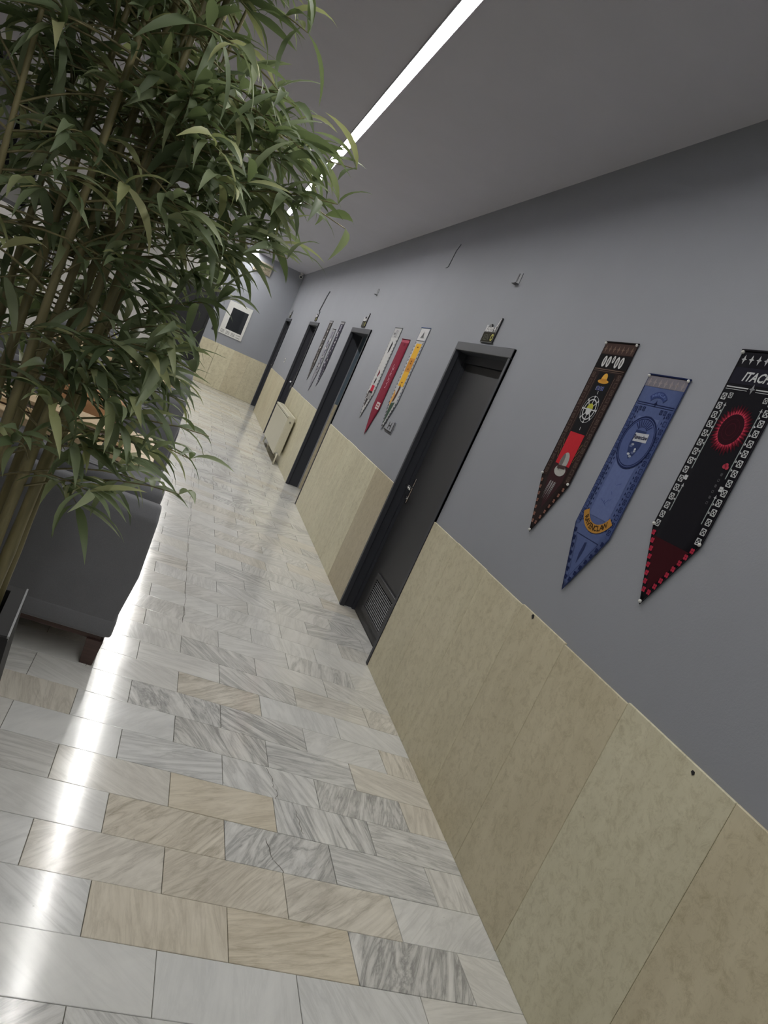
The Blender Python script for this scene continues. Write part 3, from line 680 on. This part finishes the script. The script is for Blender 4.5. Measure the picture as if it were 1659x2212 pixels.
for i in range(8): u, v = rr.uniform(-.045, .045), rr.uniform(.44, .56); b.line((u, v), (u + rr.uniform(-.03, .03), v + rr.uniform(-.02, .03)), .002, (66, 80, 130), 2)
b.annulus(0, .535, .092, .128, (178, 130, 60), 4, .52, 2.62, 20); b.arctext('RAVENCLAW', 0, .535, .109, .032, (66, 48, 26), 1.62, 5, 1)
b.tip_flowers(NAVY, .0105, 7); b.line((-.085, .690), (0, .862), .0016, NAVY); b.line((.085, .690), (0, .862), .0016, NAVY); b.line((-.085, .690), (.085, .690), .0016, NAVY)
b.poly([(-.004, .71), (.010, .705), (.012, .74), (.004, .80), (-.006, .76)], (44, 54, 92), 2); b.done()
# brown and red banner
TAN_, BR = (124, 104, 92), (58, 44, 42)
b = Banner(3.007, 2.183, (44, 34, 34), 'dark brown pointed banner with red panel and ship wheel emblem', (28, 23, 24), [(-hw + .006, .006), (hw - .006, .006), (-hw + .004, .652), (hw - .006, .652), (0, .908)])
b.rect(-.13, .13, .004, .055, (70, 54, 50))
for i in range(7): b.fleur(-.108 + i * .036, .032, .014, TAN_)
b.rect(-.13, .13, .058, .12, (24, 22, 24))
for u, r in ((-.072, .021), (-.035, .021), (0, .014), (.035, .021), (.072, .021)):
    b.ell(u, .09 if r > .02 else .078, r * .72, r * 1.25, (206, 206, 206), 2, 18); b.ell(u, .09 if r > .02 else .078, r * .26, r * .8, (120, 118, 118), 3, 10)
b.line((-.125, .127), (.125, .127), .003, TAN_); b.line((-.125, .135), (.125, .135), .0016, TAN_)
for sg in (-1, 1):
    b.rect(sg * .107 - .020, sg * .107 + .020, .14, .655, (54, 40, 38))
    for i in range(15): b.xbox(sg * .109, .156 + i * .034, .0105, (98, 82, 74), 2, i % 2 == 0, .0022)
    b.line((sg * .079, .16), (sg * .079, .43), .0022, TAN_)
    for i in range(3): b.line((sg * .085, .47 + i * .03), (sg * .072, .50 + i * .03), .0014, (190, 150, 90))
b.rect(-.066, .066, .142, .43, (26, 26, 29)); b.rect(-.066, .066, .43, .585, (190, 42, 52))
b.ell(0, .182, .046, .010, (206, 150, 60), 3, 20); b.ell(0, .172, .024, .028, (222, 170, 74), 4, 20, math.pi, 2 * math.pi); b.rect(-.024, .024, .170, .180, (196, 138, 56), 5)
for i in range(6): b.rect(-.032 + i * .0115, -.025 + i * .0115, .205 - (i % 2) * .002, .224, ((120, 126, 150), (84, 92, 150))[i % 2], 3)
WV = .315
b.annulus(0, WV, .044, .050, W_, 3); b.annulus(0, WV, .062, .064, W_, 3, 0, 6.283, 40)
for i in range(8): a = i * math.pi / 4; b.line((.02 * math.cos(a), WV + .02 * math.sin(a)), (.058 * math.cos(a), WV + .058 * math.sin(a)), .005, W_, 3); b.ell(.060 * math.cos(a), WV + .060 * math.sin(a), .006, .006, W_, 4, 8)
b.ell(0, WV + .004, .024, .022, W_, 4, 16); b.ell(0, WV - .004, .026, .024, (178, 178, 70), 5, 16, math.pi, 2 * math.pi)
for v in (.228, .40): b.line((0, v), (.003, v + .014), .004, W_)
b.poly([(-.066, .585), (.066, .585), (.07, .66), (0, .80), (-.07, .66)], (58, 34, 38), 1)
b.ell(.006, .612, .050, .026, (176, 174, 170), 3, 26); b.ell(.006, .570, .036, .046, (166, 164, 160), 4, 26); b.ell(-.012, .572, .016, .040, (112, 108, 106), 5, 20); b.poly([(-.030, .590), (.040, .584), (.042, .600), (-.028, .606)], (74, 58, 58), 6)
for i in range(9): u = -.03 + i * .007; b.poly([(u, .67 + (i % 3) * .012), (u + .006, .665), (u + .002 - .012, .74 + (i % 2) * .02)], (188, 188, 188), 4)
b.tip_flowers((134, 96, 84), .0095, 7); b.done()
# the second group of three
b = Banner(6.96, 2.145, (196, 196, 196), 'white pointed banner with black and red spots', (120, 122, 126))
b.rect(-.12, .12, .01, .10, (178, 178, 180)); b.xbox(0, .06, .03, (120, 120, 122), 2, True, .006); b.rect(-.1, -.03, .05, .07, (120, 120, 122), 2)
b.poly([(-.01, .13), (.03, .16), (.02, .23), (-.02, .26), (-.03, .20)], (44, 40, 44)); b.poly([(-.02, .42), (.03, .45), (.0, .50), (-.03, .48)], (112, 26, 40)); b.poly([(-.02, .50), (.015, .52), (-.01, .58), (-.04, .55)], (40, 22, 26))
b.rect(-.05, .06, .58, .64, (190, 44, 66)); b.poly([(-.09, .64), (.07, .64), (.05, .70), (-.08, .71)], (56, 44, 46)); b.rect(-.05, .07, .66, .72, (146, 144, 144), 2); b.poly([(-.06, .72), (.03, .72), (0, .80), (-.04, .78)], (70, 66, 68), 2)
for i in range(16): b.rect(.108, .130, .12 + i * .033, .136 + i * .033, (90, 90, 96)); b.rect(-.130, -.115, .12 + i * .033, .136 + i * .033, (150, 150, 152))
for i in range(7):
    for sg in (-1, 1): k = .1 + i * .12; b.ell(sg * .115 * (1 - k), .66 + .25 * k, .010, .010, (60, 60, 64), 2, 8)
b.done()
b = Banner(6.53, 2.048, (134, 42, 62), 'plain maroon pointed banner with pink scrawl and white label', (104, 30, 46))
b.rect(-.128, .128, .006, .03, (176, 84, 102)); b.ell(.02, .05, .03, .014, (110, 34, 50), 2, 12)
for i in range(5): b.annulus(-.005 + .012 * (i % 2), .26 + i * .045, .018, .026, (208, 160, 170), 2, i, i + 4.4, 12)
b.rect(-.03, .10, .60, .665, (206, 196, 194)); b.rect(-.01, .07, .615, .63, (170, 96, 104), 2); b.rect(-.02, .08, .64, .65, (170, 96, 104), 2); b.done()
b = Banner(6.073, 2.169, (190, 190, 190), 'white and yellow pointed banner with checked blue edge', (96, 112, 150))
b.rect(-.12, .12, .01, .11, (206, 206, 208)); b.poly([(0, .03), (.035, .075), (.055, .09), (-.055, .09), (-.035, .075)], (118, 120, 124)); b.line((-.125, .115), (.125, .115), .006, (110, 110, 114))
b.rect(-.075, .085, .14, .52, (226, 176, 62)); b.rect(-.075, .085, .27, .39, (202, 140, 60), 2)
for v in (.165, .29, .31, .36, .48): b.rect(-.01, .03, v, v + .012, (140, 90, 40), 3)
b.poly([(-.01, .50), (.035, .53), (.02, .60), (.0, .66), (-.03, .66), (-.02, .58)], (84, 54, 40), 3); b.poly([(-.09, .56), (-.03, .60), (-.05, .70), (-.10, .68)], (214, 160, 90), 3); b.poly([(-.06, .68), (.06, .66), (.02, .78), (-.01, .86), (-.05, .76)], (66, 86, 74), 2)
for i in range(17): b.rect(.100, .118, .13 + i * .031, .145 + i * .031, (84, 92, 116)); b.rect(-.125, -.100, .13 + i * .031, .145 + i * .031, (124, 126, 130))
for i in range(8):
    for sg in (-1, 1): k = .06 + i * .115; b.ell(sg * .118 * (1 - k), .66 + .25 * k, .011, .011, (52, 54, 60), 2, 8)
b.done()
# the third group, far down the wall
for yc, zt, col, lb, sp in ((10.96, 2.141, (74, 70, 68), 'dark grey pointed banner with pale spots next to third door', (150, 148, 146)), (10.45, 2.03, (150, 150, 156), 'pale grey pointed banner between two dark grey banners', (110, 108, 130)), (10.0, 2.145, (64, 62, 74), 'dark violet grey pointed banner with pale patches', (176, 174, 184))):
    b = Banner(yc, zt, col, lb, (52, 50, 54)); b.rect(-.125, .125, .004, .03, (150, 150, 152)); b.xbox(0, .085, .035, sp, 2, True, .010)
    for i in range(12): u, v = rr.uniform(-.07, .07), .16 + i * .042; b.ell(u, v, rr.uniform(.012, .045), rr.uniform(.012, .03), sp if i % 3 else (210, 208, 208), 2, 10); b.ell(-u, v + .02, rr.uniform(.012, .035), .014, (40, 38, 44), 3, 9)
    for i in range(6): k = .1 + i * .14; b.flower(.10 * (1 - k), .66 + .25 * k, .014, sp); b.flower(-.10 * (1 - k), .66 + .25 * k, .014, sp)
    b.done()

# ------------------------------------------------------------------ room signs over the doors
def sign(yc, label, word, col2):
    t = thing('room_sign', label, 'sign', (XW - .001, yc, DH + .022), 'room signs over the doors')
    out = [(-.106, 0), (.106, 0), (.106, .165), (.098, .168), (.072, .112), (.058, .098), (-.012, .105), (-.03, .125), (-.055, .12), (-.085, .075), (-.106, .07)]
    bm = bmesh.new(); prism(bm, [(-u, v) for u, v in out], 'x', -.010, 0); bm_obj('plate', bm, flat('sign_black', (34, 34, 38), .4), t)
    def pr(name, pts, c):
        bm = bmesh.new(); bm.faces.new([bm.verts.new((-.0108, -u, v)) for u, v in pts]); bm_obj(name, bm, pcol(c), t)
    pr('lower_panel', [(-.100, .004), (.100, .004), (.100, .068), (-.100, .068)], (52, 50, 40))
    def txt(body, u, v, size, c, sx=1.0, fat=.0):
        cu_ = bpy.data.curves.new('lettering', 'FONT'); cu_.body = body; cu_.size = size; cu_.align_x = 'CENTER'; cu_.align_y = 'BOTTOM_BASELINE'; cu_.resolution_u = 2; cu_.offset = fat
        ob = bpy.data.objects.new('lettering', cu_); C.objects.link(ob); dg = bpy.context.evaluated_depsgraph_get(); m0 = ob.evaluated_get(dg).to_mesh()
        me = bpy.data.meshes.new('lettering'); me.from_pydata([(-.0116, -(u + q.co.x * sx), v + q.co.y) for q in m0.vertices], [], [tuple(p.vertices) for p in m0.polygons])
        ob.evaluated_get(dg).to_mesh_clear(); bpy.data.objects.remove(ob); bpy.data.curves.remove(cu_); link('lettering', me, pcol(c), t)
    txt('Room', -.028, .073, .060, (216, 216, 216), .92, .0022); txt('4', .066, .073, .060, (216, 216, 216), .8, .002)
    pr('digit_stroke', [(.070, .112), (.084, .106), (.101, .160), (.096, .160), (.086, .146)], (220, 220, 220))
    txt(word[:-1], -.030, .013, .060, col2, .88, .001); txt(word[-1], .072, .012, .066, (206, 200, 116), .85, .0015)
    return t
sign(4.605, 'black room sign lettered Room 4 over the grille door', 'XENO', (88, 88, 80))
sign(8.62, 'black and white room sign over the open doorway', 'XENO', (110, 108, 100))
sign(12.62, 'black and white room sign over door beside radiator', 'XENO', (110, 108, 100))
sign(16.68, 'black and white room sign over door by end wall', 'XENO', (110, 108, 100))

# ------------------------------------------------------------------ radiator
YR0, YR1 = 10.25, 11.95
ra = thing('radiator', 'cream panel radiator mounted on the stone wainscot', 'radiator', (XW - .011, (YR0 + YR1) / 2, 0)); hl = (YR1 - YR0) / 2
boxo('front_panel', -.135, -.115, -hl, hl, .13, .66, M_RAD, ra, .008, 2); boxo('rear_panel', -.05, -.03, -hl, hl, .13, .66, M_RAD, ra, .008, 2)
for s in (-1, 1): boxo('side_cover', -.125, -.035, s * hl - .004, s * hl + .004, .15, .69, M_RAD, ra, .003)
bm = bmesh.new(); box(bm, -.137, -.115, -hl - .004, hl + .004, .668, .70, .006, 2); box(bm, -.05, -.028, -hl - .004, hl + .004, .668, .70, .006, 2)
for k in range(35): box(bm, -.116, -.049, max(-hl - .004, -hl + .002 + k * .05), min(hl + .004, -hl + .030 + k * .05), .69, .70)
bm_obj('top_cover', bm, M_RAD, ra)
for k in range(24): boxo('convector_fin', -.115, -.05, -hl + .04 + k * .07, -hl + .044 + k * .07, .16, .64, M_RAD, ra)
bm = bmesh.new(); tube(bm, [(-.09, -hl - .005, .16), (-.09, -hl - .06, .15), (-.09, -hl - .085, .11), (-.09, -hl - .09, .001)], .011, 8); bm_obj('pipe', bm, M_RAD, ra, True)
bm = bmesh.new(); tube(bm, [(-.09, -hl - .03, .155), (-.09, -hl - .055, .151)], .019, 10); bm_obj('valve', bm, M_CHROME, ra)
bm = bmesh.new(); tube(bm, [(-.09, hl + .005, .16), (-.09, hl + .05, .15), (-.09, hl + .06, .001)], .011, 8); bm_obj('pipe', bm, M_RAD, ra, True)
bm = bmesh.new(); tube(bm, [(-.082, -hl - .006, .62), (-.082, -hl - .02, .62)], .014, 10); bm_obj('bleed_plug', bm, M_CHROME, ra)

# ------------------------------------------------------------------ small wall fittings
sw = thing('switch_plate', 'black outlined switch plate below the yellow banner', 'switch', (XW - .001, 5.87, 1.275))
boxo('plate', -.008, 0, -.125, .125, 0, .095, M_WALL, sw, .002)
for (a, b_, c, d) in ((-.125, .125, 0, .010), (-.125, -.112, .010, .095), (.112, .125, .045, .095), (-.05, -.04, .02, .08), (.02, .03, .02, .08), (-.04, .02, .045, .055)): boxo('black_bar', -.0095, -.008, a, b_, c, d, M_BLACK, sw)
so = thing('wall_socket', 'small white socket on wall between the two farthest doors', 'socket', (XW - .001, 14.45, 1.24)); boxo('plate', -.010, 0, -.045, .045, 0, .09, M_PLASTIC, so, .003); boxo('insert', -.012, -.010, -.025, .025, .02, .07, flat('socket_grey', (120, 120, 120), .5), so)
for yc, lb in ((4.55, 'small grey angle bracket above the grille door'), (8.64, 'small grey angle bracket above the open doorway')):
    t = thing('angle_bracket', lb, 'bracket', (XW, yc, 2.50), 'angle brackets over the doors'); boxo('wall_plate', -.004, 0, -.028, .028, 0, .075, M_LINTEL, t); boxo('lip', -.03, -.004, -.028, .028, 0, .006, M_JAMB, t); boxo('stem', -.006, -.003, .012, .03, .02, .075, M_JAMB, t)
bm = bmesh.new(); tube(bm, [(XW - .004, 6.16, 2.90), (XW - .004, 6.21, 2.85), (XW - .004, 6.24, 2.71), (XW - .004, 6.30, 2.705)], .0035, 6); tag(bm_obj('wall_cable', bm, M_LINTEL, None, True), 'thin grey cable end running down upper wall', 'cable')
bm = bmesh.new(); tube(bm, [(XW - .008, 12.35, 2.62), (XW - .008, 12.45, 2.55), (XW - .008, 12.62, 2.28)], .009, 6); tag(bm_obj('wall_conduit', bm, M_LINTEL, None, True), 'grey cable conduit leading to sign beside radiator door', 'conduit')
for (yc, zc, r, lb) in ((2.655, .982, .012, 'dark chip in stone edge below blue banner'), (1.564, .972, .008, 'tiny dark chip in stone edge away from banners')):
    bm = bmesh.new(); prism(bm, [(yc - r, zc - r * .4), (yc - r * .2, zc - r * 1.1), (yc + r * .9, zc - r * .2), (yc + r * .5, zc + r * .6), (yc - r * .6, zc + r * .5)], 'x', XW - .0125, XW - .0105); o = bm_obj('edge_chip', bm, flat('chip_dark', (34, 32, 34), .9), wr)
# end wall: framed notice, switch, camera, vent
nf = thing('framed_notice', 'white framed notice with dark glass on the end wall', 'picture', (.66, YF, 1.20))
for (a, b_, c, d) in ((-.265, -.15, 0, .74), (.21, .265, 0, .74), (-.15, .21, 0, .13), (-.15, .21, .62, .74)): boxo('mat_board', a, b_, -.022, 0, c, d, M_PLASTIC, nf, .002)
boxo('glass', -.15, .21, -.014, -.002, .13, .62, flat('mirror_glass', (120, 122, 124), .03, 1.0), nf)
for k in range(3):
    for j in range(4 - k % 2): boxo('caption_line', -.235 + j * .12, -.15 + j * .12, -.0228, -.022, .03 + k * .026, .04 + k * .026, flat('caption_ink', (110, 110, 112), .8), nf)
s2 = thing('light_switch', 'dark square light switch beside the black end door', 'switch', (.275, YF, 1.19)); boxo('plate', -.035, .035, -.01, 0, 0, .075, M_JAMB, s2, .003); boxo('rocker', -.018, .018, -.014, -.01, .018, .057, M_BLACK, s2, .002)
cc = thing('security_camera', 'small white security camera in the corner under ceiling', 'camera', (1.585, YF - .12, H))
boxo('mount', -.03, .03, -.03, .03, -.03, 0, M_PLASTIC, cc, .004); bm = bmesh.new(); tube(bm, [(0, .05, -.075), (-.005, -.09, -.10)], .038, 14); bm_obj('housing', bm, M_PLASTIC, cc); bm = bmesh.new(); tube(bm, [(-.005, -.088, -.0995), (-.006, -.096, -.101)], .026, 14); bm_obj('lens', bm, M_BLACK, cc); boxo('neck', -.012, .012, -.01, .014, -.07, -.028, M_PLASTIC, cc)
vn = thing('wall_vent', 'louvred beige vent box high on the end wall', 'vent', (.77, YF, 2.74)); boxo('body', -.20, .20, -.05, 0, 0, .24, flat('vent_beige', (158, 152, 136), .5), vn, .004)
for k in range(7): bm = bmesh.new(); z = .025 + k * .029; prism(bm, [(-.05, z), (-.062, z - .012), (-.062, z - .008), (-.05, z + .006)], 'x', -.17, .17); bm_obj('louvre', bm, flat('louvre_tan', (128, 118, 98), .5), vn)
